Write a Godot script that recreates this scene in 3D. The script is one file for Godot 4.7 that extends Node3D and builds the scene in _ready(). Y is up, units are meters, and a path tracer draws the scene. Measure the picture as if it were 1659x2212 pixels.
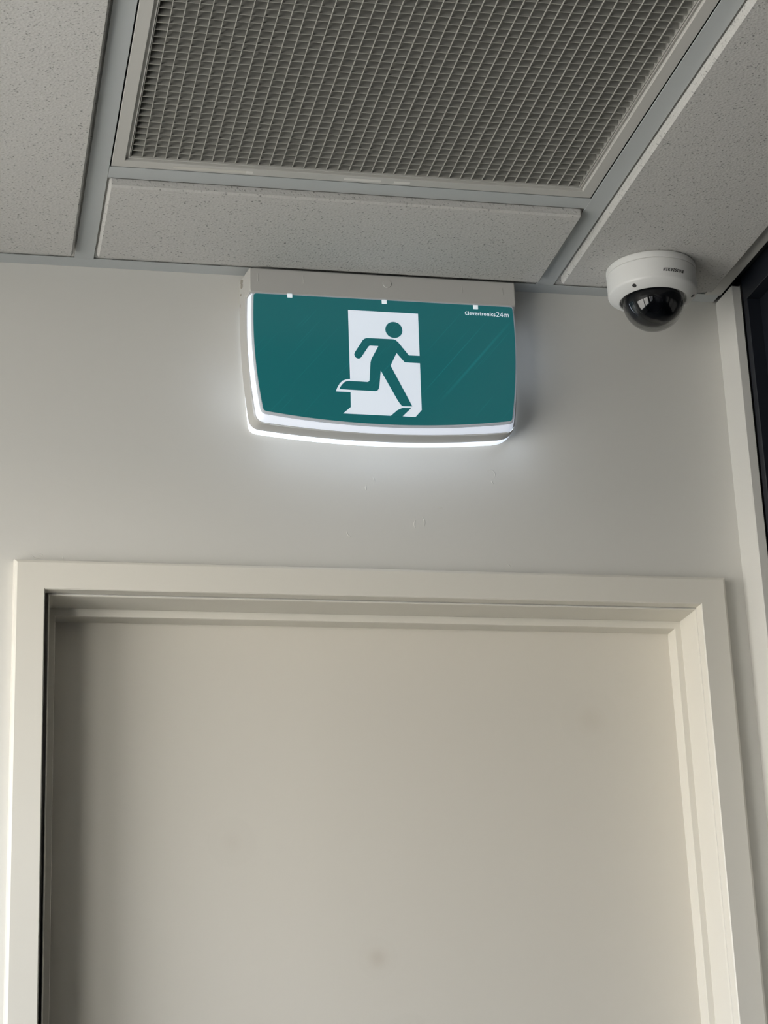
extends Node3D
# Exit sign over a white door: ceiling grid, egg-crate vent, dome camera, dark side window.
# Ceiling grid plane is y = H, seen wall is z = 0, room is on +z.
const H := 2.5
var used := {}
var M := {}

# ---------------------------------------------------------------- helpers
func v(x: float, y: float, z: float) -> Vector3:        # y measured from the ceiling grid
	return Vector3(x, H + y, z)

func begin() -> SurfaceTool:
	var st := SurfaceTool.new()
	st.begin(Mesh.PRIMITIVE_TRIANGLES)
	return st

func tri(st: SurfaceTool, a: Vector3, b: Vector3, c: Vector3, n: Vector3) -> void:
	var g := (c - a).cross(b - a)
	var q := [a, b, c] if g.dot(n) >= 0.0 else [a, c, b]
	var nn := n.normalized()
	for p: Vector3 in q:
		st.set_normal(nn)
		var w := p
		if absf(nn.y) > 0.7: st.set_uv(Vector2(w.x, w.z))
		elif absf(nn.x) > 0.7: st.set_uv(Vector2(w.z, w.y))
		else: st.set_uv(Vector2(w.x, w.y))
		st.add_vertex(p)

func quad(st: SurfaceTool, a: Vector3, b: Vector3, c: Vector3, d: Vector3, out: Vector3) -> void:
	var n := (b - a).cross(d - a)
	if n.length_squared() < 1e-18: n = (c - b).cross(a - b)
	if n.length_squared() < 1e-18: n = (d - c).cross(b - c)
	if n.dot(out) < 0.0: n = -n
	tri(st, a, b, c, n)
	tri(st, a, c, d, n)

func box(st: SurfaceTool, lo: Vector3, hi: Vector3, ch := 0.0) -> void:   # box with chamfered edges
	var c := (lo + hi) * 0.5
	var h := (hi - lo) * 0.5
	ch = minf(ch, minf(h.x, minf(h.y, h.z)) * 0.9)
	var ax := [Vector3.RIGHT, Vector3.UP, Vector3.BACK]
	var hs := [h.x, h.y, h.z]
	for i in 3:
		var j := (i + 1) % 3
		var k := (i + 2) % 3
		var aj: Vector3 = ax[j] * (hs[j] - ch)
		var ak: Vector3 = ax[k] * (hs[k] - ch)
		for s: float in [-1.0, 1.0]:
			var o: Vector3 = c + ax[i] * hs[i] * s
			quad(st, o - aj - ak, o + aj - ak, o + aj + ak, o - aj + ak, ax[i] * s)
	if ch <= 0.0: return
	for i in 3:                                             # edges along axis i
		var j := (i + 1) % 3
		var k := (i + 2) % 3
		var ai: Vector3 = ax[i] * (hs[i] - ch)
		for sj: float in [-1.0, 1.0]:
			for sk: float in [-1.0, 1.0]:
				var p: Vector3 = c + ax[j] * hs[j] * sj + ax[k] * (hs[k] - ch) * sk
				var q: Vector3 = c + ax[j] * (hs[j] - ch) * sj + ax[k] * hs[k] * sk
				quad(st, p - ai, p + ai, q + ai, q - ai, ax[j] * sj + ax[k] * sk)
	for sx: float in [-1.0, 1.0]:
		for sy: float in [-1.0, 1.0]:
			for sz: float in [-1.0, 1.0]:
				var e := Vector3(sx, sy, sz)
				var a := c + Vector3(h.x * sx, (h.y - ch) * sy, (h.z - ch) * sz)
				var b := c + Vector3((h.x - ch) * sx, h.y * sy, (h.z - ch) * sz)
				var d := c + Vector3((h.x - ch) * sx, (h.y - ch) * sy, h.z * sz)
				tri(st, a, b, d, e)

func bx(x0: float, x1: float, y0: float, y1: float, z0: float, z1: float, ch := 0.0) -> SurfaceTool:
	var st := begin()
	box(st, v(x0, y0, z0), v(x1, y1, z1), ch)
	return st

func world_of(n: Node) -> Vector3:
	var s := Vector3.ZERO
	while n is Node3D and n != self:
		s += (n as Node3D).position
		n = n.get_parent()
	return s

func numbered(called: String) -> String:
	if not used.has(called):
		used[called] = 0
		return called
	used[called] += 1
	return "%s_%03d" % [called, used[called]]

func put(called: String, mesh: Mesh, mat: Material, parent: Node = self) -> MeshInstance3D:
	var o := MeshInstance3D.new()
	o.mesh = mesh
	o.material_override = mat
	if parent == self:
		o.name = numbered(called)
	else:
		var n := 0
		for ch in parent.get_children():
			if ch.name == called or String(ch.name).begins_with(called + "_0"): n += 1
		o.name = called if n == 0 else "%s_%03d" % [called, n]
	parent.add_child(o, true)
	o.position = -world_of(parent)
	o.cast_shadow = GeometryInstance3D.SHADOW_CASTING_SETTING_ON
	return o

func obj(called: String, st: SurfaceTool, mat: Material, parent: Node = self) -> MeshInstance3D:
	return put(called, st.commit(), mat, parent)

func thing(called: String, at: Vector3, label := "", category := "") -> Node3D:
	var o := Node3D.new()
	o.name = numbered(called)
	add_child(o)
	o.position = at
	if label: o.set_meta("label", label)
	if category: o.set_meta("category", category)
	return o

func setting(o: Node, label: String, category: String) -> void:
	o.set_meta("kind", "structure")
	o.set_meta("label", label)
	o.set_meta("category", category)

# lathe about a vertical axis: profile of (radius, y)
func lathe(st: SurfaceTool, at: Vector3, prof: Array, seg := 72, sharp := 0.75) -> void:
	var ns := []
	for i in prof.size() - 1:
		var d: Vector2 = prof[i + 1] - prof[i]
		ns.append(Vector2(-d.y, d.x).normalized())
	for i in prof.size() - 1:
		var n0: Vector2 = ns[i]
		var n1: Vector2 = ns[i]
		if i > 0 and n0.dot(ns[i - 1]) > sharp: n0 = (n0 + ns[i - 1]).normalized()
		if i < ns.size() - 1 and n1.dot(ns[i + 1]) > sharp: n1 = (n1 + ns[i + 1]).normalized()
		for k in seg:
			var a0 := TAU * k / seg
			var a1 := TAU * (k + 1) / seg
			var P := []
			var N := []
			for t in [[prof[i], n0, a0], [prof[i], n0, a1], [prof[i + 1], n1, a1], [prof[i + 1], n1, a0]]:
				P.append(at + Vector3(t[0].x * sin(t[2]), t[0].y, t[0].x * cos(t[2])))
				N.append(Vector3(t[1].x * sin(t[2]), t[1].y, t[1].x * cos(t[2])))
			for q in [[0, 1, 2], [0, 2, 3]]:
				var g: Vector3 = (P[q[2]] - P[q[0]]).cross(P[q[1]] - P[q[0]])
				if g.length_squared() < 1e-20: continue
				var od: Array = q if g.dot(N[q[0]] + N[q[1]] + N[q[2]]) >= 0.0 else [q[0], q[2], q[1]]
				for e: int in od:
					st.set_normal(N[e])
					st.set_uv(Vector2(0, 0))
					st.add_vertex(P[e])

# closed outline (x about the sign's centre, y from the ceiling) with bowed sides and a bellied bottom
func outline(hw_top: float, hw_mid: float, hw_bot: float, y_top: float, y_corner: float, y_mid: float, r_top: float, r_bot: float, r_right := -1.0) -> PackedVector2Array:
	var side := func(t: float) -> Vector2:
		var x := hw_top * (1 - t) * (1 - 2 * t) + hw_mid * 4 * t * (1 - t) + hw_bot * t * (2 * t - 1)
		return Vector2(x, lerpf(y_top, y_corner, t))
	var under := func(t: float) -> Vector2:
		var s := 1.0 - 2.0 * t
		return Vector2(hw_bot * s, y_mid + (y_corner - y_mid) * s * s)
	var len_s := y_top - y_corner
	var ts := r_top / len_s
	var K := 14
	var B := 7
	var halves := []
	for rb: float in [r_right if r_right > 0.0 else r_bot, r_bot]:
		var te := 1.0 - rb / len_s
		var ub := rb / (2.0 * hw_bot)
		var h := PackedVector2Array()
		var p0: Vector2 = side.call(0.0) - Vector2(r_top, 0)
		for i in B:
			h.append(bez(p0, side.call(0.0), side.call(ts), float(i) / B))
		for i in K:
			h.append(side.call(lerpf(ts, te, float(i) / K)))
		for i in B:
			h.append(bez(side.call(te), side.call(1.0), under.call(ub), float(i) / B))
		for i in K:
			h.append(under.call(lerpf(ub, 0.5, float(i) / K)))
		halves.append(h)
	var all := PackedVector2Array(halves[0])
	all.append(under.call(0.5))
	var lh: PackedVector2Array = halves[1]
	for i in range(lh.size() - 1, -1, -1):
		all.append(Vector2(-lh[i].x, lh[i].y))
	return all

func bez(a: Vector2, b: Vector2, c: Vector2, t: float) -> Vector2:
	return a.lerp(b, t).lerp(b.lerp(c, t), t)

const SX := 0.3785                                         # centre line of the sign
func at_z(p: Vector2, z: float) -> Vector3:
	return v(SX + p.x, p.y, z)

func loft(levels: Array, cap_front := true, cap_back := false) -> SurfaceTool:   # [[outline, z], ...] from back to front
	var st := begin()
	var group := 1
	for l in levels.size() - 1:
		var a: PackedVector2Array = levels[l][0]
		var b: PackedVector2Array = levels[l + 1][0]
		st.set_smooth_group(group)
		group += 1
		for i in a.size():
			var j := (i + 1) % a.size()
			var q := [at_z(a[i], levels[l][1]), at_z(a[j], levels[l][1]), at_z(b[j], levels[l + 1][1]), at_z(b[i], levels[l + 1][1])]
			var mid := (a[i] + a[j]) * 0.5 - Vector2(0, -0.11)
			var out := Vector3(mid.x, mid.y, 0.001)
			if absf(levels[l][1] - levels[l + 1][1]) < 1e-5: out = Vector3(0, 0, 1)
			for t in [[0, 1, 2], [0, 2, 3]]:
				var g: Vector3 = (q[t[2]] - q[t[0]]).cross(q[t[1]] - q[t[0]])
				if g.length_squared() < 1e-20: continue
				var od: Array = t if g.dot(out) >= 0 else [t[0], t[2], t[1]]
				for e: int in od:
					st.set_uv(Vector2(q[e].x, q[e].y))
					st.add_vertex(q[e])
	for c in [[cap_front, levels[-1], Vector3.BACK], [cap_back, levels[0], Vector3.FORWARD]]:
		if c[0]:
			st.set_smooth_group(-1)
			flat_poly(st, c[1][0], c[1][1], c[2])
	st.generate_normals()
	return st

func flat_poly(st: SurfaceTool, poly: PackedVector2Array, z: float, out: Vector3) -> void:
	var idx := Geometry2D.triangulate_polygon(poly)
	for i in range(0, idx.size(), 3):
		var a := at_z(poly[idx[i]], z)
		var b := at_z(poly[idx[i + 1]], z)
		var c := at_z(poly[idx[i + 2]], z)
		var g := (c - a).cross(b - a)
		for p: Vector3 in ([a, b, c] if g.dot(out) >= 0 else [a, c, b]):
			st.set_uv(Vector2(p.x, p.y))
			st.add_vertex(p)

# thin printed film: polygon in millimetres about the sign's centre line, with real thickness
func film(st: SurfaceTool, mm: Array, z0: float, z1: float) -> void:
	var p := PackedVector2Array()
	for q in mm: p.append(Vector2(q[0], q[1]) * 0.001)
	st.set_smooth_group(-1)
	flat_poly(st, p, z1, Vector3.BACK)
	for i in p.size():
		var j := (i + 1) % p.size()
		var a := at_z(p[i], z0)
		var b := at_z(p[j], z0)
		var c := at_z(p[j], z1)
		var d := at_z(p[i], z1)
		for q: Vector3 in [a, b, c, a, c, d]: st.add_vertex(q)

func mat(c: Color, rough: float, metal := 0.0) -> StandardMaterial3D:
	var m := StandardMaterial3D.new()
	m.albedo_color = c
	m.roughness = rough
	m.metallic = metal
	return m

func relief(m: StandardMaterial3D, freq: float, strength: float, seed_: int, per_m: float, size := 512) -> void:
	var n := FastNoiseLite.new()
	n.seed = seed_
	n.noise_type = FastNoiseLite.TYPE_SIMPLEX_SMOOTH
	n.frequency = freq
	n.fractal_octaves = 4
	var t := NoiseTexture2D.new()
	t.width = size
	t.height = size
	t.seamless = true
	t.noise = n
	t.as_normal_map = true
	t.bump_strength = 4.0
	m.normal_enabled = true
	m.normal_texture = t
	m.normal_scale = strength
	m.uv1_scale = Vector3(per_m, per_m, per_m)

func tile_material() -> StandardMaterial3D:                # mineral fibre tile: pin holes and short worm holes
	var N := 1024
	var rng := RandomNumberGenerator.new()
	rng.seed = 77
	var hgt := Image.create(N, N, false, Image.FORMAT_RGBA8)
	var col := Image.create(N, N, false, Image.FORMAT_RGBA8)
	var fn := FastNoiseLite.new()
	fn.seed = 5
	fn.frequency = 0.11
	fn.fractal_octaves = 3
	var fine := fn.get_seamless_image(N, N, false, false, 0.1)
	fine.convert(Image.FORMAT_RGBA8)
	var base := Color(0.735, 0.73, 0.715)
	for y in N:
		for x in N:
			var f := fine.get_pixel(x, y).r
			var k := 0.955 + 0.07 * f
			col.set_pixel(x, y, Color(base.r * k, base.g * k, base.b * k))
			var g := 0.40 + 0.55 * f
			hgt.set_pixel(x, y, Color(g, g, g))
	for i in 6500:
		var cx := rng.randf() * N
		var cy := rng.randf() * N
		var big := rng.randf()
		var r := 0.70 + 1.1 * big * big * big
		var dark := 0.14 + 0.36 * rng.randf() * rng.randf()
		var n := 1
		var ang := rng.randf() * TAU
		if rng.randf() < 0.04: n = 2
		for s in n:
			var px := cx + cos(ang) * s * 1.7
			var py := cy + sin(ang) * s * 1.7
			for dy in range(-3, 4):
				for dx in range(-3, 4):
					var d := Vector2(dx + floorf(px) - px, dy + floorf(py) - py).length()
					if d > r + 0.7: continue
					var w := clampf(r + 0.7 - d, 0.0, 1.0)
					var ix := posmod(int(floorf(px)) + dx, N)
					var iy := posmod(int(floorf(py)) + dy, N)
					var c0 := col.get_pixel(ix, iy)
					col.set_pixel(ix, iy, c0.lerp(Color(base.r * (1 - dark), base.g * (1 - dark), base.b * (1 - dark)), w))
					var h0 := hgt.get_pixel(ix, iy).r * (1.0 - 0.8 * w)
					hgt.set_pixel(ix, iy, Color(h0, h0, h0))
	hgt.bump_map_to_normal_map(1.5)
	col.generate_mipmaps()
	hgt.generate_mipmaps()
	var m := StandardMaterial3D.new()
	m.albedo_texture = ImageTexture.create_from_image(col)
	m.normal_enabled = true
	m.normal_texture = ImageTexture.create_from_image(hgt)
	m.normal_scale = 0.8
	m.roughness = 0.95
	m.uv1_scale = Vector3(2.0, 2.0, 2.0)                   # half a metre a repeat
	return m

func door_material() -> StandardMaterial3D:                # satin paint with a few faint brown smudges
	var N := 512
	var img := Image.create(N, N, false, Image.FORMAT_RGBA8)
	var base := Color(0.83, 0.81, 0.765)
	img.fill(base)
	var spots := [[0.365, -0.855, 0.010, 0.10], [0.655, -0.560, 0.016, 0.045], [0.19, -0.715, 0.012, 0.03], [0.40, -0.95, 0.012, 0.03]]
	for s in spots:
		for y in N:
			for x in N:
				var p := Vector2(x / float(N), -1.0 + y / float(N))
				var d: float = p.distance_to(Vector2(s[0], s[1])) / s[2]
				if d < 2.5:
					var w: float = s[3] * exp(-d * d)
					img.set_pixel(x, y, img.get_pixel(x, y).lerp(Color(0.45, 0.36, 0.26), w))
	var m := StandardMaterial3D.new()
	m.albedo_texture = ImageTexture.create_from_image(img)
	m.roughness = 0.55
	m.uv1_offset = Vector3(0, -(H - 1.0), 0)
	return m

func film_material() -> StandardMaterial3D:                # green film with faint diagonal rub marks
	var N := 1024
	var rng := RandomNumberGenerator.new()
	rng.seed = 9
	var img := Image.create(N, N, false, Image.FORMAT_RGBA8)
	img.fill(Color(1, 1, 1))
	var k := PackedFloat32Array()
	k.resize(N * N)
	for i in 34:
		var x0 := rng.randf_range(0.05, 1.1)
		var y0 := rng.randf_range(0.0, 0.8)
		var l := rng.randf_range(0.15, 0.6)
		var wd := rng.randf_range(1.0, 2.2)
		var s := rng.randf_range(0.02, 0.06)
		if i == 0: x0 = 1.00; y0 = 0.10; l = 0.95; wd = 7.0; s = 0.09
		if i == 1: x0 = 0.90; y0 = 0.12; l = 0.9; wd = 2.0; s = 0.10
		for t in 900:
			var f := t / 900.0
			var px := int((x0 - f * l * 0.33) * N)
			var py := int((y0 + f * l * 0.75) * N)
			for d in range(-7, 8):
				var xx := px + d
				if xx < 0 or xx >= N or py < 0 or py >= N: continue
				var w := s * exp(-(d / wd) * (d / wd)) * sin(f * PI)
				k[py * N + xx] = maxf(k[py * N + xx], w)
	for y in N:
		for x in N:
			var w := k[y * N + x]
			if w > 0.002: img.set_pixel(x, y, Color(1, 1, 1).lerp(Color(4.0, 1.6, 1.4), w).clamp())
			var b := 0.86 + w * 1.4
			img.set_pixel(x, y, Color(minf(b, 1), minf(b, 1), minf(b, 1)))
	var m := StandardMaterial3D.new()
	var tex := ImageTexture.create_from_image(img)
	m.albedo_color = Color(0.02, 0.40, 0.38)
	m.albedo_texture = tex
	m.emission_enabled = true
	m.emission = Color(0.11, 0.335, 0.37)
	m.emission_texture = tex
	m.emission_operator = BaseMaterial3D.EMISSION_OP_MULTIPLY
	m.emission_energy_multiplier = 1.0
	m.roughness = 0.22
	m.uv1_scale = Vector3(1 / 0.34, -1 / 0.175, 1)
	m.uv1_offset = Vector3(-(SX - 0.17) / 0.34, (H - 0.043) / 0.175, 0)
	return m

func glow(c: Color, e: float, rough := 0.4) -> StandardMaterial3D:
	var m := mat(Color(0.9, 0.9, 0.9), rough)
	m.emission_enabled = true
	m.emission = c
	m.emission_energy_multiplier = e
	return m

# ---------------------------------------------------------------- the scene
func _ready() -> void:
	# camera
	var cam := Camera3D.new()
	cam.name = "camera"
	add_child(cam)
	cam.position = Vector3(-0.14855, H - 1.11787, 2.3237)
	cam.rotation = Vector3(0.325235, -0.222545, -0.039963)
	cam.keep_aspect = Camera3D.KEEP_HEIGHT
	cam.fov = rad_to_deg(2.0 * atan(1106.0 / 4335.8))
	cam.near = 0.05
	cam.far = 200.0
	cam.current = true
	# sky, exposure
	var env := Environment.new()
	var sm := ProceduralSkyMaterial.new()
	sm.sky_top_color = Color(0.62, 0.70, 0.80)
	sm.sky_horizon_color = Color(0.96, 0.925, 0.87)
	sm.ground_horizon_color = Color(0.81, 0.80, 0.77)
	sm.ground_bottom_color = Color(0.66, 0.653, 0.635)
	sm.sky_energy_multiplier = 1.0
	sm.ground_energy_multiplier = 0.98
	var sky := Sky.new()
	sky.sky_material = sm
	env.background_mode = Environment.BG_SKY
	env.sky = sky
	env.background_energy_multiplier = 17.0
	env.tonemap_mode = Environment.TONE_MAPPER_LINEAR
	env.tonemap_exposure = 1.0
	env.sdfgi_enabled = true
	env.ssao_enabled = true
	env.ssil_enabled = true
	var we := WorldEnvironment.new()
	we.name = "world_environment"
	we.environment = env
	add_child(we)

	# materials
	M.wall = mat(Color(0.80, 0.793, 0.77), 0.7)
	relief(M.wall, 0.05, 0.035, 3, 2.5)
	M.paint = mat(Color(0.85, 0.835, 0.795), 0.45)
	relief(M.paint, 0.03, 0.02, 8, 2.0)
	M.door = door_material()
	M.tile = tile_material()
	M.grid = mat(Color(0.69, 0.705, 0.705), 0.5)
	M.frame = mat(Color(0.72, 0.715, 0.695), 0.45)
	M.slat = mat(Color(0.60, 0.595, 0.57), 0.5)
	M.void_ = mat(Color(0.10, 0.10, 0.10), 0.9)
	M.dark = mat(Color(0.07, 0.085, 0.12), 0.5)
	M.glass = mat(Color(0.012, 0.014, 0.018), 0.12)
	M.floor = mat(Color(0.28, 0.28, 0.29), 0.9)
	M.plastic = mat(Color(0.715, 0.71, 0.695), 0.5)
	M.cam = mat(Color(0.84, 0.84, 0.83), 0.4)
	room()
	door()
	ceiling()
	side_window()
	vent()
	exit_sign()
	dome_camera()

func room() -> void:
	var st := begin()
	# seen wall with the doorway cut out
	box(st, v(-2.2, -H, -0.14), v(-0.036, 0.25, 0.0))
	box(st, v(0.7800, -H, -0.14), v(1.1, 0.25, 0.0))
	box(st, v(-0.036, -0.432, -0.14), v(0.7800, 0.25, 0.0))
	var w := obj("wall_back", st, M.wall)
	setting(w, "off-white painted wall around the door and behind the exit sign", "wall")
	for r: Array in [[-0.0490, -0.3795, 0.0085, 200.0, 300.0], [-0.0470, -0.3860, 0.004, 20.0, 120.0], [-0.0140, -0.3845, 0.006, 160.0, 230.0], [0.3565, -0.274, 0.010, -20.0, 45.0], [0.3620, -0.283, 0.007, 150.0, 220.0], [0.5185, -0.259, 0.006, -60.0, 150.0], [0.5235, -0.268, 0.004, 150.0, 260.0], [0.4150, -0.327, 0.014, -25.0, 40.0], [0.4255, -0.330, 0.010, 140.0, 215.0], [0.3360, -0.342, 0.007, 160.0, 280.0], [0.5310, -0.3850, 0.007, 10.0, 80.0], [0.4490, -0.3120, 0.006, 20.0, 130.0]]:
		obj("paint_ridge", ridge(r[0], r[1], r[2], r[3], r[4]), M.wall, w)
	var f := obj("floor", bx(-2.2, 1.1, -H - 0.1, -H, -0.14, 4.9), M.floor)
	setting(f, "floor of the room below the picture", "floor")
	var wf := obj("wall_front", bx(-2.2, 1.1, -H, 0.25, 4.7, 4.85), M.wall)
	wf.material_override = mat(Color(0.58, 0.58, 0.59), 0.8)
	setting(wf, "plain wall behind the viewer", "wall")
	# left wall with two window openings that let the daylight in
	st = begin()
	var X0 := -1.10
	var X1 := -0.95
	var SILL := -1.45
	var LINT := -0.26
	box(st, v(X0, -H, -0.14), v(X1, SILL, 4.85))
	box(st, v(X0, LINT, -0.14), v(X1, 0.35, 4.85))
	box(st, v(X0, SILL, -0.14), v(X1, LINT, 0.30))
	box(st, v(X0, SILL, 1.20), v(X1, LINT, 1.24))
	box(st, v(X0, SILL, 2.15), v(X1, LINT, 2.60))
	box(st, v(X0, SILL, 4.00), v(X1, LINT, 4.85))
	var wl := obj("wall_left", st, M.wall)
	setting(wl, "wall with wide daylight windows out of view on the left", "wall")
	# the return at the right-hand corner
	var wr := obj("wall_right", bx(0.8480, 0.8615, -H, -0.0005, -0.001, 0.0565, 0.0012), M.wall)
	setting(wr, "narrow white return of plaster between the door wall and dark window", "wall")
	var we := obj("wall_right", bx(1.0, 1.1, -H, 0.25, -0.14, 4.7), M.void_)
	setting(we, "outer side wall beyond the dark glass", "wall")

# a low curved ridge in the paint: half-round section along an arc
func ridge(cx: float, cy: float, r: float, a0: float, a1: float) -> SurfaceTool:
	var st := begin()
	var n := 12
	st.set_smooth_group(1)
	for i in n:
		var P := []
		for e in [i, i + 1]:
			var t := float(e) / n
			var a := deg_to_rad(lerpf(a0, a1, t))
			var w := 0.0010 * sin(PI * clampf(t, 0.04, 0.96)) + 0.0001
			for q in 4:
				var b := PI * q / 3.0
				var rr := r + w * cos(b)
				P.append(v(cx + rr * cos(a), cy + rr * sin(a), -0.0001 + 0.55 * w * sin(b)))
		for q in 3:
			for t in [[q, q + 1, q + 5], [q, q + 5, q + 4]]:
				var g: Vector3 = (P[t[2]] - P[t[0]]).cross(P[t[1]] - P[t[0]])
				var od: Array = t if g.z >= 0 else [t[0], t[2], t[1]]
				for k: int in od:
					st.set_uv(Vector2(P[k].x, P[k].y))
					st.add_vertex(P[k])
	st.generate_normals()
	return st

# moulding profile swept along leg - head - leg with mitres; prof = [(distance outward from the opening edge, z)]
func mould(xl: float, xr: float, yt: float, prof: Array, which: int) -> SurfaceTool:
	var st := begin()
	for i in prof.size():
		var a: Array = prof[i]
		var b: Array = prof[(i + 1) % prof.size()]
		var mid := Vector2.ZERO
		for q in prof: mid += Vector2(q[0], q[1]) / prof.size()
		var e := Vector2(b[0] - a[0], b[1] - a[1])
		var n := Vector2(e.y, -e.x)
		if n.dot(Vector2(a[0] + b[0], a[1] + b[1]) * 0.5 - mid) < 0: n = -n
		var B := -H + 0.002
		match which:
			0: quad(st, v(xl - a[0], B, a[1]), v(xl - a[0], yt + a[0], a[1]), v(xl - b[0], yt + b[0], b[1]), v(xl - b[0], B, b[1]), Vector3(-n.x, 0, n.y))
			1: quad(st, v(xl - a[0], yt + a[0], a[1]), v(xr + a[0], yt + a[0], a[1]), v(xr + b[0], yt + b[0], b[1]), v(xl - b[0], yt + b[0], b[1]), Vector3(0, n.x, n.y))
			2: quad(st, v(xr + a[0], B, a[1]), v(xr + a[0], yt + a[0], a[1]), v(xr + b[0], yt + b[0], b[1]), v(xr + b[0], B, b[1]), Vector3(n.x, 0, n.y))
	return st

func door() -> void:
	var d := thing("door_1", Vector3(0.37, 0, -0.081))
	setting(d, "flush white painted door closed in its frame under the exit sign", "door")
	var leaf := obj("door_leaf", bx(-0.0315, 0.7765, -H + 0.006, -0.4350, -0.121, -0.081, 0.001), M.door, d)
	leaf.set_meta("label", "flat pale door leaf with a faint brown smudge")
	# lining (jambs and head), stop, architrave: each three mitred lengths
	var stp := [[0.0, -0.056], [0.0006, -0.0545], [0.0097, -0.0545], [0.0097, -0.081], [0.0, -0.081]]
	for k in 3:
		obj("door_frame", mould(-0.0345, 0.7783, -0.4332, [[0.0020, 0.0], [0.0006, -0.0006], [0.0, -0.0020], [0.0, -0.135], [0.0145, -0.135], [0.0145, 0.0]], k), M.paint, d)
	for k in 3:
		var q := stp
		obj("door_stop", mould(-0.0345 + 0.0097, 0.7783 - 0.0083, -0.4332 - 0.0098, q, k), M.paint, d)
	# architrave: eased edges
	for k in 3:
		var t := 0.0372
		var pr := [[0.0, 0.0002], [0.0, 0.0168], [0.0012, 0.018], [t - 0.0045, 0.018], [t - 0.0016, 0.0165], [t - 0.0004, 0.0135], [t, 0.009], [t, 0.0002]]
		obj("architrave", mould(-0.0410, 0.7802, -0.4303, pr, k), M.paint, d)

func ceiling() -> void:
	var c := thing("ceiling", Vector3(0.3, H, 2.4))
	setting(c, "suspended ceiling of pitted mineral tiles in a pale grey metal grid", "ceiling")
	obj("slab", bx(-2.2, 1.1, 0.25, 0.35, -0.14, 4.9), M.void_, c)
	# main runners
	for x: float in [-0.6, 0.0, 0.6]:
		var st := bx(x - 0.012, x + 0.012, 0.0, 0.0012, 0.0235, 4.69, 0.0003)
		box(st, v(x - 0.0008, 0.0012, 0.0235), v(x + 0.0008, 0.036, 4.69))
		obj("runner", st, M.grid, c)
	# cross tees: middle bay 0.253 and every 0.6; side bays every 1.2
	var rows := {0.0: [0.2531, 0.8531, 1.4531, 2.0531, 2.6531, 3.2531, 3.8531, 4.4531], -0.6: [0.8531, 2.0531, 3.2531, 4.4531], 0.6: [0.8531, 2.0531, 3.2531, 4.4531], -0.962: [0.8531, 2.0531, 3.2531, 4.4531]}
	for x: float in rows:
		var a := x + 0.0122
		var b := minf(x + 0.5878, 0.8445) if x > -0.7 else -0.6122
		var zs: Array = rows[x]
		for z: float in zs:
			var st := bx(a, b, 0.0, 0.0012, z - 0.0128, z + 0.0128, 0.0003)
			box(st, v(a, 0.0012, z - 0.0008), v(b, 0.036, z + 0.0008))
			obj("cross_tee", st, M.grid, c)
		# tiles
		var z0 := 0.050
		var ends := zs.duplicate()
		ends.append(4.69)
		for i in ends.size():
			var z1: float = ends[i]
			var vent_bay := x == 0.0 and i == 1
			if not vent_bay:
				var x0 := a + 0.0022
				var x1 := b - 0.0032
				if x == 0.6: x1 = 0.8235
				var za := z0 + (0.0145 if i > 0 else 0.0)
				var zb := z1 - 0.0145
				var st := begin()
				box(st, v(x0, -0.0105, za), v(x1, 0.0025, zb), 0.0024)
				var zf := za - 0.008 if i > 0 else 0.018
				box(st, v(x0 - 0.006, 0.0025, zf), v(x1 + 0.006, 0.0145, zb + 0.008))
				obj("ceiling_tile", st, M.tile, c)
			z0 = z1
	# wall angles round the edge
	var wa := bx(-0.95, 0.8445, 0.0, 0.0012, 0.0, 0.0238, 0.0003)
	box(wa, v(-0.95, 0.0012, 0.0), v(0.8445, 0.03, 0.0012))
	obj("wall_angle", wa, M.grid, c)
	var wb := bx(0.8225, 0.8455, -0.0012, 0.0, 0.0245, 4.69, 0.0003)
	box(wb, v(0.8445, 0.0, 0.0245), v(0.8457, 0.03, 4.69))
	obj("wall_angle", wb, M.frame, c)

func side_window() -> void:
	var w := thing("window_1", Vector3(0.88, 0, 2.2))
	setting(w, "dark framed window with black glass at the right edge beside the camera", "window")
	obj("head_rail", bx(0.8625, 0.93, -0.0245, 0.06, 0.0575, 4.6, 0.0008), M.dark, w)
	obj("head_cover", bx(0.8460, 0.8624, 0.012, 0.06, 0.0, 4.6), M.dark, w)
	obj("jamb", bx(0.8625, 0.93, -H, -0.0246, 0.0575, 0.0705, 0.0008), M.dark, w)
	obj("sash_stile", bx(0.880, 0.92, -H, -0.0246, 0.0705, 0.112, 0.001), M.dark, w)
	obj("sash_rail", bx(0.880, 0.92, -0.062, -0.0246, 0.112, 4.6, 0.001), M.dark, w)
	obj("glass_pane", bx(0.897, 0.903, -H, -0.062, 0.112, 4.6), M.glass, w)

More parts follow.
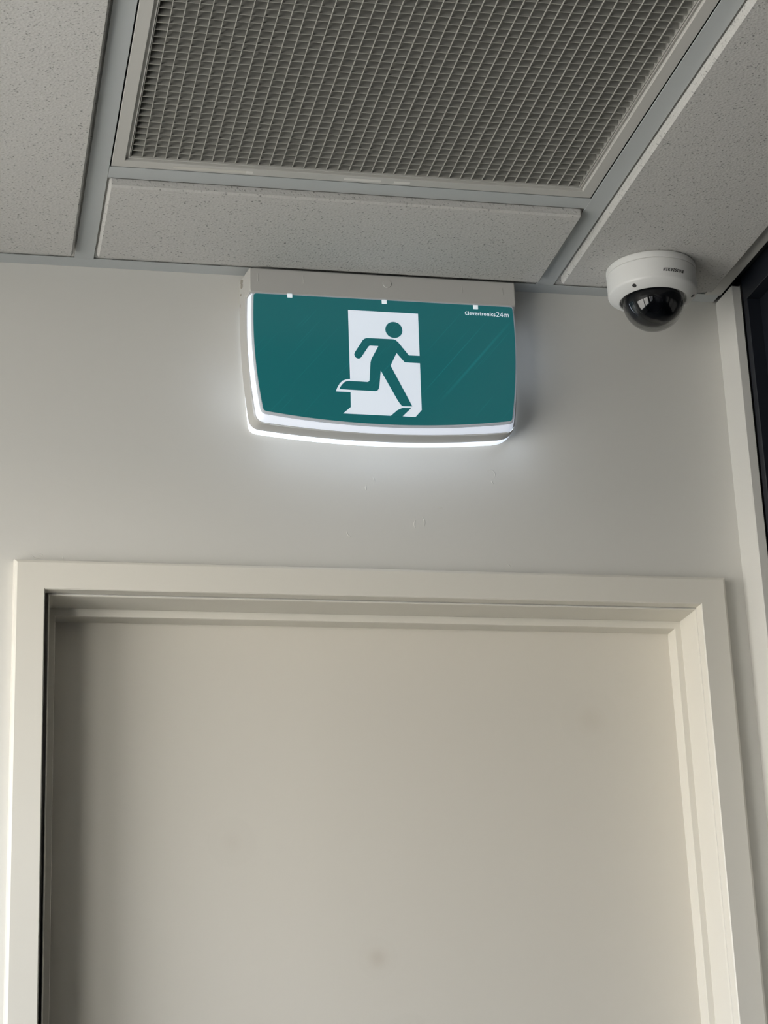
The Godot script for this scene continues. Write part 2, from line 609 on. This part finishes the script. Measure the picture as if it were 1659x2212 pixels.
func vent() -> void:
	var t := thing("air_vent", v(0.3, 0.0, 0.553), "square ceiling return-air vent with grey egg-crate grille in the tile grid", "air vent")
	var x0 := 0.0138
	var x1 := 0.5862
	var z0 := 0.2680
	var z1 := 0.8400
	# frame: four mitred lengths with a stepped inner lip
	var prof := [[0.0, 0.0034], [0.0, 0.0004], [0.0006, -0.0002], [0.0140, -0.0002], [0.0148, 0.0004], [0.0148, 0.0034], [0.0178, 0.0034], [0.0178, 0.0020], [0.0190, 0.0020], [0.0190, 0.0170], [0.0, 0.0170]]
	for s in 4:
		var st := begin()
		for i in prof.size():
			var a: Array = prof[i]
			var b: Array = prof[(i + 1) % prof.size()]
			var pa := ring_pt(s, a[0], x0, x1, z0, z1)
			var pb := ring_pt((s + 1) % 4, a[0], x0, x1, z0, z1)
			var qa := ring_pt(s, b[0], x0, x1, z0, z1)
			var qb := ring_pt((s + 1) % 4, b[0], x0, x1, z0, z1)
			var inward := Vector2((x0 + x1) * 0.5, (z0 + z1) * 0.5) - (pa + pb) * 0.5
			var ind := Vector3(0, 0, signf(inward.y)) if s % 2 == 0 else Vector3(signf(inward.x), 0, 0)
			var e := Vector2(b[0] - a[0], b[1] - a[1])
			var out := ind * e.y + Vector3.UP * -e.x      # profile runs with the solid on its left
			quad(st, v(pa.x, a[1], pa.y), v(pb.x, a[1], pb.y), v(qb.x, b[1], qb.y), v(qa.x, b[1], qa.y), out)
		obj("frame", st, M.frame, t)
	for k: Array in [[0.084, 0.168], [0.168, 0.176], [0.283, 0.327], [0.343, 0.362]]:
		obj("sticker", bx(k[0], k[1], -0.0004, -0.0001, 0.2722, 0.2778), mat(Color(0.775, 0.765, 0.735) if k[0] < 0.1 else Color(0.83, 0.82, 0.80), 0.5), t)
	# egg-crate blades: 41 each way
	var gx0 := 0.0340
	var gx1 := 0.5660
	var gz0 := 0.2880
	var gz1 := 0.8182
	var n := 40
	var g := Node3D.new()
	g.name = "grille"
	t.add_child(g)
	var mz := blade(Vector3(0.0009, 0.0020, gz1 - gz0))
	var mx := blade(Vector3(gx1 - gx0, 0.0117, 0.0009))
	for i in n + 1:
		var o := put("blade", mz, M.slat, g)
		o.position += v(lerpf(gx0, gx1, float(i) / n), 0.0026 + 0.0010, (gz0 + gz1) * 0.5)
	for i in n + 1:
		var o := put("blade", mx, M.slat, g)
		o.position += v((gx0 + gx1) * 0.5, 0.0032 + 0.00585, lerpf(gz0, gz1, float(i) / n))
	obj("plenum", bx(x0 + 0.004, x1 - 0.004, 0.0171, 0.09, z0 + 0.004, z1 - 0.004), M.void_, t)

func blade(s: Vector3) -> ArrayMesh:
	var st := begin()
	box(st, -s * 0.5, s * 0.5, 0.00025)
	return st.commit()

func ring_pt(s: int, d: float, x0: float, x1: float, z0: float, z1: float) -> Vector2:
	match s:
		0: return Vector2(x0 + d, z0 + d)
		1: return Vector2(x1 - d, z0 + d)
		2: return Vector2(x1 - d, z1 - d)
	return Vector2(x0 + d, z1 - d)

func lettering(text: String, size: float, bold: bool) -> TextMesh:
	var f := SystemFont.new()
	f.font_names = PackedStringArray(["Droid Sans"])
	if bold: f.font_weight = 700
	var t := TextMesh.new()
	t.text = text
	t.font = f
	t.font_size = 64
	t.pixel_size = size / 64.0
	t.depth = 0.0002
	t.curve_step = 1.0
	return t

func exit_sign() -> void:
	var s := thing("exit_sign", v(SX, -0.23, 0.0), "lit green emergency exit sign with white running figure, mounted above the door", "exit sign")
	var white := glow(Color(0.86, 0.91, 1.0), 0.48)
	var strip := glow(Color(0.88, 0.93, 1.0), 0.85)
	M.green = film_material()
	# glowing back plate against the wall
	obj("back_plate", loft([[outline(0.1700, 0.1758, 0.1706, -0.018, -0.2165, -0.2273, 0.006, 0.010, 0.028), 0.0003], [outline(0.1700, 0.1758, 0.1706, -0.018, -0.2162, -0.2270, 0.006, 0.010, 0.028), 0.0078]], true, true), strip, s)
	# housing
	obj("housing", loft([
		[outline(0.1790, 0.1798, 0.1702, -0.0125, -0.2130, -0.2237, 0.005, 0.012, 0.022), 0.0078],
		[outline(0.1788, 0.1800, 0.1704, -0.0123, -0.2135, -0.2243, 0.005, 0.012, 0.022), 0.0088],
		[outline(0.1757, 0.1760, 0.1668, -0.0115, -0.2123, -0.2222, 0.005, 0.012, 0.015), 0.0275],
		[outline(0.1750, 0.1752, 0.1660, -0.0120, -0.2115, -0.2214, 0.005, 0.012, 0.015), 0.0282]], true, true), M.plastic, s)
	# header cover on top
	var hd := obj("header", loft([
		[outline(0.1796, 0.1797, 0.1797, -0.0100, -0.0450, -0.0450, 0.002, 0.002), 0.0004],
		[outline(0.1740, 0.1741, 0.1741, -0.0098, -0.0446, -0.0446, 0.003, 0.003), 0.0440],
		[outline(0.1734, 0.1735, 0.1735, -0.0102, -0.0442, -0.0442, 0.003, 0.003), 0.0465],
		[outline(0.1722, 0.1723, 0.1723, -0.0116, -0.0430, -0.0430, 0.003, 0.003), 0.0475]], true, true), M.plastic, s)
	# diffuser lens
	obj("lens", loft([
		[outline(0.1725, 0.1738, 0.1643, -0.030, -0.2108, -0.2208, 0.005, 0.010), 0.0276],
		[outline(0.1722, 0.1730, 0.1636, -0.031, -0.2100, -0.2200, 0.005, 0.010), 0.0330],
		[outline(0.1705, 0.1708, 0.1614, -0.040, -0.2065, -0.2180, 0.005, 0.008), 0.0430]], true, true), white, s)
	# frosted rim round the panel
	var rim := mat(Color(0.72, 0.73, 0.74), 0.4)
	rim.emission_enabled = true
	rim.emission = Color(0.80, 0.86, 0.95)
	rim.emission_energy_multiplier = 0.12
	obj("rim", loft([
		[outline(0.1705, 0.1705, 0.1612, -0.0435, -0.2060, -0.2178, 0.005, 0.006), 0.0430],
		[outline(0.1698, 0.1697, 0.1602, -0.0442, -0.2052, -0.2170, 0.004, 0.005), 0.0466],
		[outline(0.1690, 0.1689, 0.1594, -0.0450, -0.2044, -0.2162, 0.004, 0.004), 0.0472]], true, true), rim, s)
	var pn := obj("panel", loft([[outline(0.1684, 0.1682, 0.1588, -0.0456, -0.2036, -0.2154, 0.004, 0.004), 0.0472], [outline(0.1683, 0.1681, 0.1587, -0.0458, -0.2034, -0.2152, 0.004, 0.004), 0.0477]], true, false), M.green, s)
	pn.set_meta("label", "bowed green backlit panel")
	# pictogram: white doorway, green figure
	var pic := glow(Color(0.80, 0.87, 0.95), 0.52)
	var st := begin()
	film(st, [[-48.2, -61.9], [42.7, -62.3], [41.7, -194.2], [33.3, -203.8], [-59.0, -203.2], [-48.9, -194.2], [-48.6, -174.1], [-67.3, -174.0], [-65.1, -168.5], [-61.9, -162.9], [-58.0, -159.1], [-52.8, -156.9], [-48.6, -156.6]], 0.0477, 0.0479)
	st.generate_normals()
	obj("doorway_symbol", st, pic, s).set_meta("label", "white doorway shape")
	st = begin()
	film(st, [[-23.8, -99.5], [8.3, -99.5], [10.4, -99.9], [12.1, -100.7], [15.1, -103.3], [28.2, -120.6], [43.2, -120.6], [43.2, -130.6], [22.6, -130.5], [12.3, -118.2], [4.0, -135.8], [29.8, -189.9], [17.5, -190.1], [15.9, -189.2], [14.2, -187.3], [11.4, -182.9], [-9.0, -143.1], [-11.5, -164.1], [-12.5, -168.2], [-14.4, -170.7], [-17.0, -171.6], [-62.8, -170.9], [-61.4, -167.6], [-59.7, -165.0], [-56.3, -161.3], [-53.4, -159.8], [-50.3, -159.2], [-26.4, -159.5], [-24.4, -158.4], [-23.7, -156.1], [-21.8, -132.8], [-20.5, -128.1], [-10.8, -109.8], [-21.1, -109.7], [-22.6, -110.2], [-23.8, -111.4], [-32.9, -125.6], [-34.1, -127.1], [-35.6, -128.0], [-37.1, -128.4], [-38.6, -128.0], [-40.2, -127.2], [-41.5, -125.6], [-42.2, -124.0], [-42.3, -122.4], [-41.3, -119.6], [-30.8, -103.0], [-29.4, -101.5], [-27.7, -100.4], [-25.8, -99.7]], 0.0479, 0.0481)
	var ring := []
	for i in 40: ring.append([10.2 + 11.1 * cos(TAU * i / 40), -86.5 + 11.1 * sin(TAU * i / 40)])
	film(st, ring, 0.0479, 0.0481)
	st.generate_normals()
	obj("running_figure", st, M.green, s).set_meta("label", "green running man symbol")
	st = begin()
	film(st, [[2.0, -203.4], [2.0, -204.6], [16.4, -204.6], [16.9, -203.6], [28.3, -192.2], [17.8, -192.3], [14.4, -193.6], [10.0, -196.0]], 0.0479, 0.0481)
	st.generate_normals()
	obj("figure_shadow", st, M.green, s)
	# three clips along the panel's top edge
	var clip := glow(Color(0.85, 0.92, 0.96), 0.5)
	for p: Array in [[0.2559, -0.0472], [0.3777, -0.0486], [0.4978, -0.0490]]:
		obj("clip", bx(p[0] - 0.0032, p[0] + 0.0032, p[1] - 0.0022, p[1] + 0.0032, 0.0474, 0.0486, 0.0003), clip, s)
	# lettering
	for l: Array in [["Clevertronics", true, 0.4839, 0.5230, -0.0577], ["24m", false, 0.5252, 0.5416, -0.0574]]:
		var tm := lettering(l[0], 0.008, l[1])
		tm.pixel_size *= (l[3] - l[2]) / tm.get_aabb().size.x
		var tx := put("lettering", tm, pic, s)
		tx.position += v((l[2] + l[3]) * 0.5, l[4], 0.0479)
	# moulded marks on the header
	for e: Array in [[0.2155, 0.2745, -0.0290, -0.0180], [0.4805, 0.5355, -0.0295, -0.0195]]:
		for r: Array in [[e[0], e[0] + 0.0009, e[2], e[3]], [e[1] - 0.0009, e[1], e[2], e[3]]]:
			obj("moulded_mark", bx(r[0], r[1], r[2], r[3], 0.0474, 0.0479, 0.0003), M.plastic, s)
	var btn := begin()
	var cap := CylinderMesh.new()
	cap.top_radius = 0.0053
	cap.bottom_radius = 0.0058
	cap.height = 0.0009
	cap.radial_segments = 40
	btn.append_from(cap, 0, Transform3D(Basis(Vector3.RIGHT, PI / 2), v(0.3825, -0.0225, 0.0478)))
	obj("release_button", btn, M.plastic, s)
	# knock-outs on the left flank
	var ko := mat(Color(0.62, 0.60, 0.56), 0.6)
	for k: Array in [[-0.0165, 0.0048, 0.016], [-0.0225, 0.0048, 0.016], [-0.0330, 0.0026, 0.012], [-0.0478, 0.0050, 0.010]]:
		obj("knockout", bx(SX - 0.1802, SX - 0.1762, k[0] - k[1] * 0.5, k[0] + k[1] * 0.5, k[2] - 0.0022, k[2] + 0.0022, 0.0006), ko, s)
	# the light that the back plate lets out: short area lights along its edge
	var edge := outline(0.1712, 0.1718, 0.1624, -0.036, -0.2085, -0.2190, 0.005, 0.009)
	var count := edge.size()
	for k: Array in [[22, 27], [29, 34], [34, 39], [39, 43], [43, 47], [47, 52], [52, 57], [61, 65], [65, 69], [8, 12], [12, 16]]:
		var p := edge[k[0] % count]
		var q := edge[k[1] % count]
		var dir := (q - p).normalized()
		var nrm := Vector2(dir.y, -dir.x)
		if nrm.dot((p + q) * 0.5 + Vector2(0, 0.11)) < 0: nrm = -nrm
		var l := AreaLight3D.new()
		l.name = "sign_light"
		s.add_child(l, true)
		var c := (p + q) * 0.5 + nrm * 0.0030
		l.position = at_z(c, 0.0365) - s.position
		var zb := Vector3(-nrm.x, -nrm.y, 0)
		l.basis = Basis(Vector3(dir.x, dir.y, 0), zb.cross(Vector3(dir.x, dir.y, 0)), zb)
		l.area_size = Vector2((q - p).length(), 0.009)
		l.light_color = Color(0.86, 0.92, 1.0)
		l.light_energy = 0.0011 if nrm.y < -0.5 else 0.0006
		l.area_range = 8.0
		l.area_attenuation = 2.0
		l.shadow_enabled = true

func dome_camera() -> void:
	var cx := 0.7162
	var cz := 0.110
	var top := -0.0105
	var c := thing("dome_camera", v(cx, top, cz), "white dome security camera with smoked dome under ceiling tile beside the dark window", "security camera")
	var at := v(cx, 0, cz)
	var st := begin()
	lathe(st, at, [Vector2(0.0, top - 0.0001), Vector2(0.0535, top - 0.0001), Vector2(0.0550, top - 0.001), Vector2(0.0555, top - 0.0024), Vector2(0.0555, -0.0198), Vector2(0.0550, -0.0202), Vector2(0.0, -0.0202)])
	obj("base", st, M.cam, c)
	st = begin()
	lathe(st, at, [Vector2(0.0, -0.0206), Vector2(0.0549, -0.0206), Vector2(0.0553, -0.0212), Vector2(0.0551, -0.0445), Vector2(0.0546, -0.0462), Vector2(0.0535, -0.0475), Vector2(0.0432, -0.0540), Vector2(0.0418, -0.0544), Vector2(0.0408, -0.0540), Vector2(0.0400, -0.0500), Vector2(0.0, -0.0500)], 96, 0.9)
	obj("cover", st, M.cam, c)
	# black inner eyeball and lens inside the smoked dome
	var black := mat(Color(0.010, 0.012, 0.018), 0.3)
	st = begin()
	var pr := []
	for i in 19: pr.append(Vector2(0.0345 * cos(i * PI / 36.0), -0.0515 - 0.0345 * sin(i * PI / 36.0)))
	pr.insert(0, Vector2(0.0345, -0.0502))
	lathe(st, at, pr, 64, 0.5)
	obj("eyeball", st, black, c)
	var ln := begin()
	var lc := CylinderMesh.new()
	lc.top_radius = 0.0105
	lc.bottom_radius = 0.0125
	lc.height = 0.004
	lc.radial_segments = 40
	var dir := Vector3(-0.30, -0.55, 0.78).normalized()
	var bs := Basis(Quaternion(Vector3.UP, dir))
	ln.append_from(lc, 0, Transform3D(bs, v(cx, -0.0520, cz) + dir * 0.0338))
	obj("lens", ln, mat(Color(0.05, 0.05, 0.06), 0.15), c)
	st = begin()
	pr = []
	for i in 25: pr.append(Vector2(0.0380 * cos(i * PI / 48.0), -0.0545 - 0.0380 * sin(i * PI / 48.0)))
	pr.insert(0, Vector2(0.0385, -0.0505))
	lathe(st, at, pr, 96, 0.5)
	var dm := mat(Color(0.02, 0.028, 0.05, 0.42), 0.04)
	dm.transparency = BaseMaterial3D.TRANSPARENCY_ALPHA
	obj("dome", st, dm, c)
	# recessed screws on the taper
	for deg: float in [-47.0, 73.0, 193.0]:
		var a := deg_to_rad(deg)
		var rad := Vector3(sin(a), 0, cos(a))
		var nrm := (rad * 0.0065 + Vector3.DOWN * 0.0103).normalized()
		var mid := v(cx, -0.0505, cz) + rad * 0.0487
		var sc := begin()
		var cy := CylinderMesh.new()
		cy.top_radius = 0.0026
		cy.bottom_radius = 0.0026
		cy.height = 0.0012
		cy.radial_segments = 24
		sc.append_from(cy, 0, Transform3D(Basis(Quaternion(Vector3.UP, nrm)), mid))
		obj("screw", sc, mat(Color(0.22, 0.22, 0.22), 0.5, 0.3), c)
	# printed name round the side
	var word := "HIKVISION"
	var lt := begin()
	var adv := [0.0034, 0.0019, 0.0031, 0.0031, 0.0019, 0.0027, 0.0019, 0.0036, 0.0035]
	var run := 0.0
	for i in word.length():
		var w: float = adv[i] * 1.16
		var a := deg_to_rad(-6.0) + (run + w * 0.5) / 0.0553
		run += w
		var rad := Vector3(sin(a), 0, cos(a))
		var tan_ := Vector3(cos(a), 0, -sin(a))
		var b := Basis(tan_ * 0.72, Vector3.UP * 0.88 + tan_ * 0.26, rad)
		var tm := lettering(word[i], 0.0060, true)
		tm.depth = 0.0003
		lt.append_from(tm, 0, Transform3D(b, v(cx, -0.0372, cz) + rad * 0.0554))
	obj("printed_name", lt, mat(Color(0.10, 0.10, 0.10), 0.6), c)
	c.scale = Vector3.ONE * 1.035
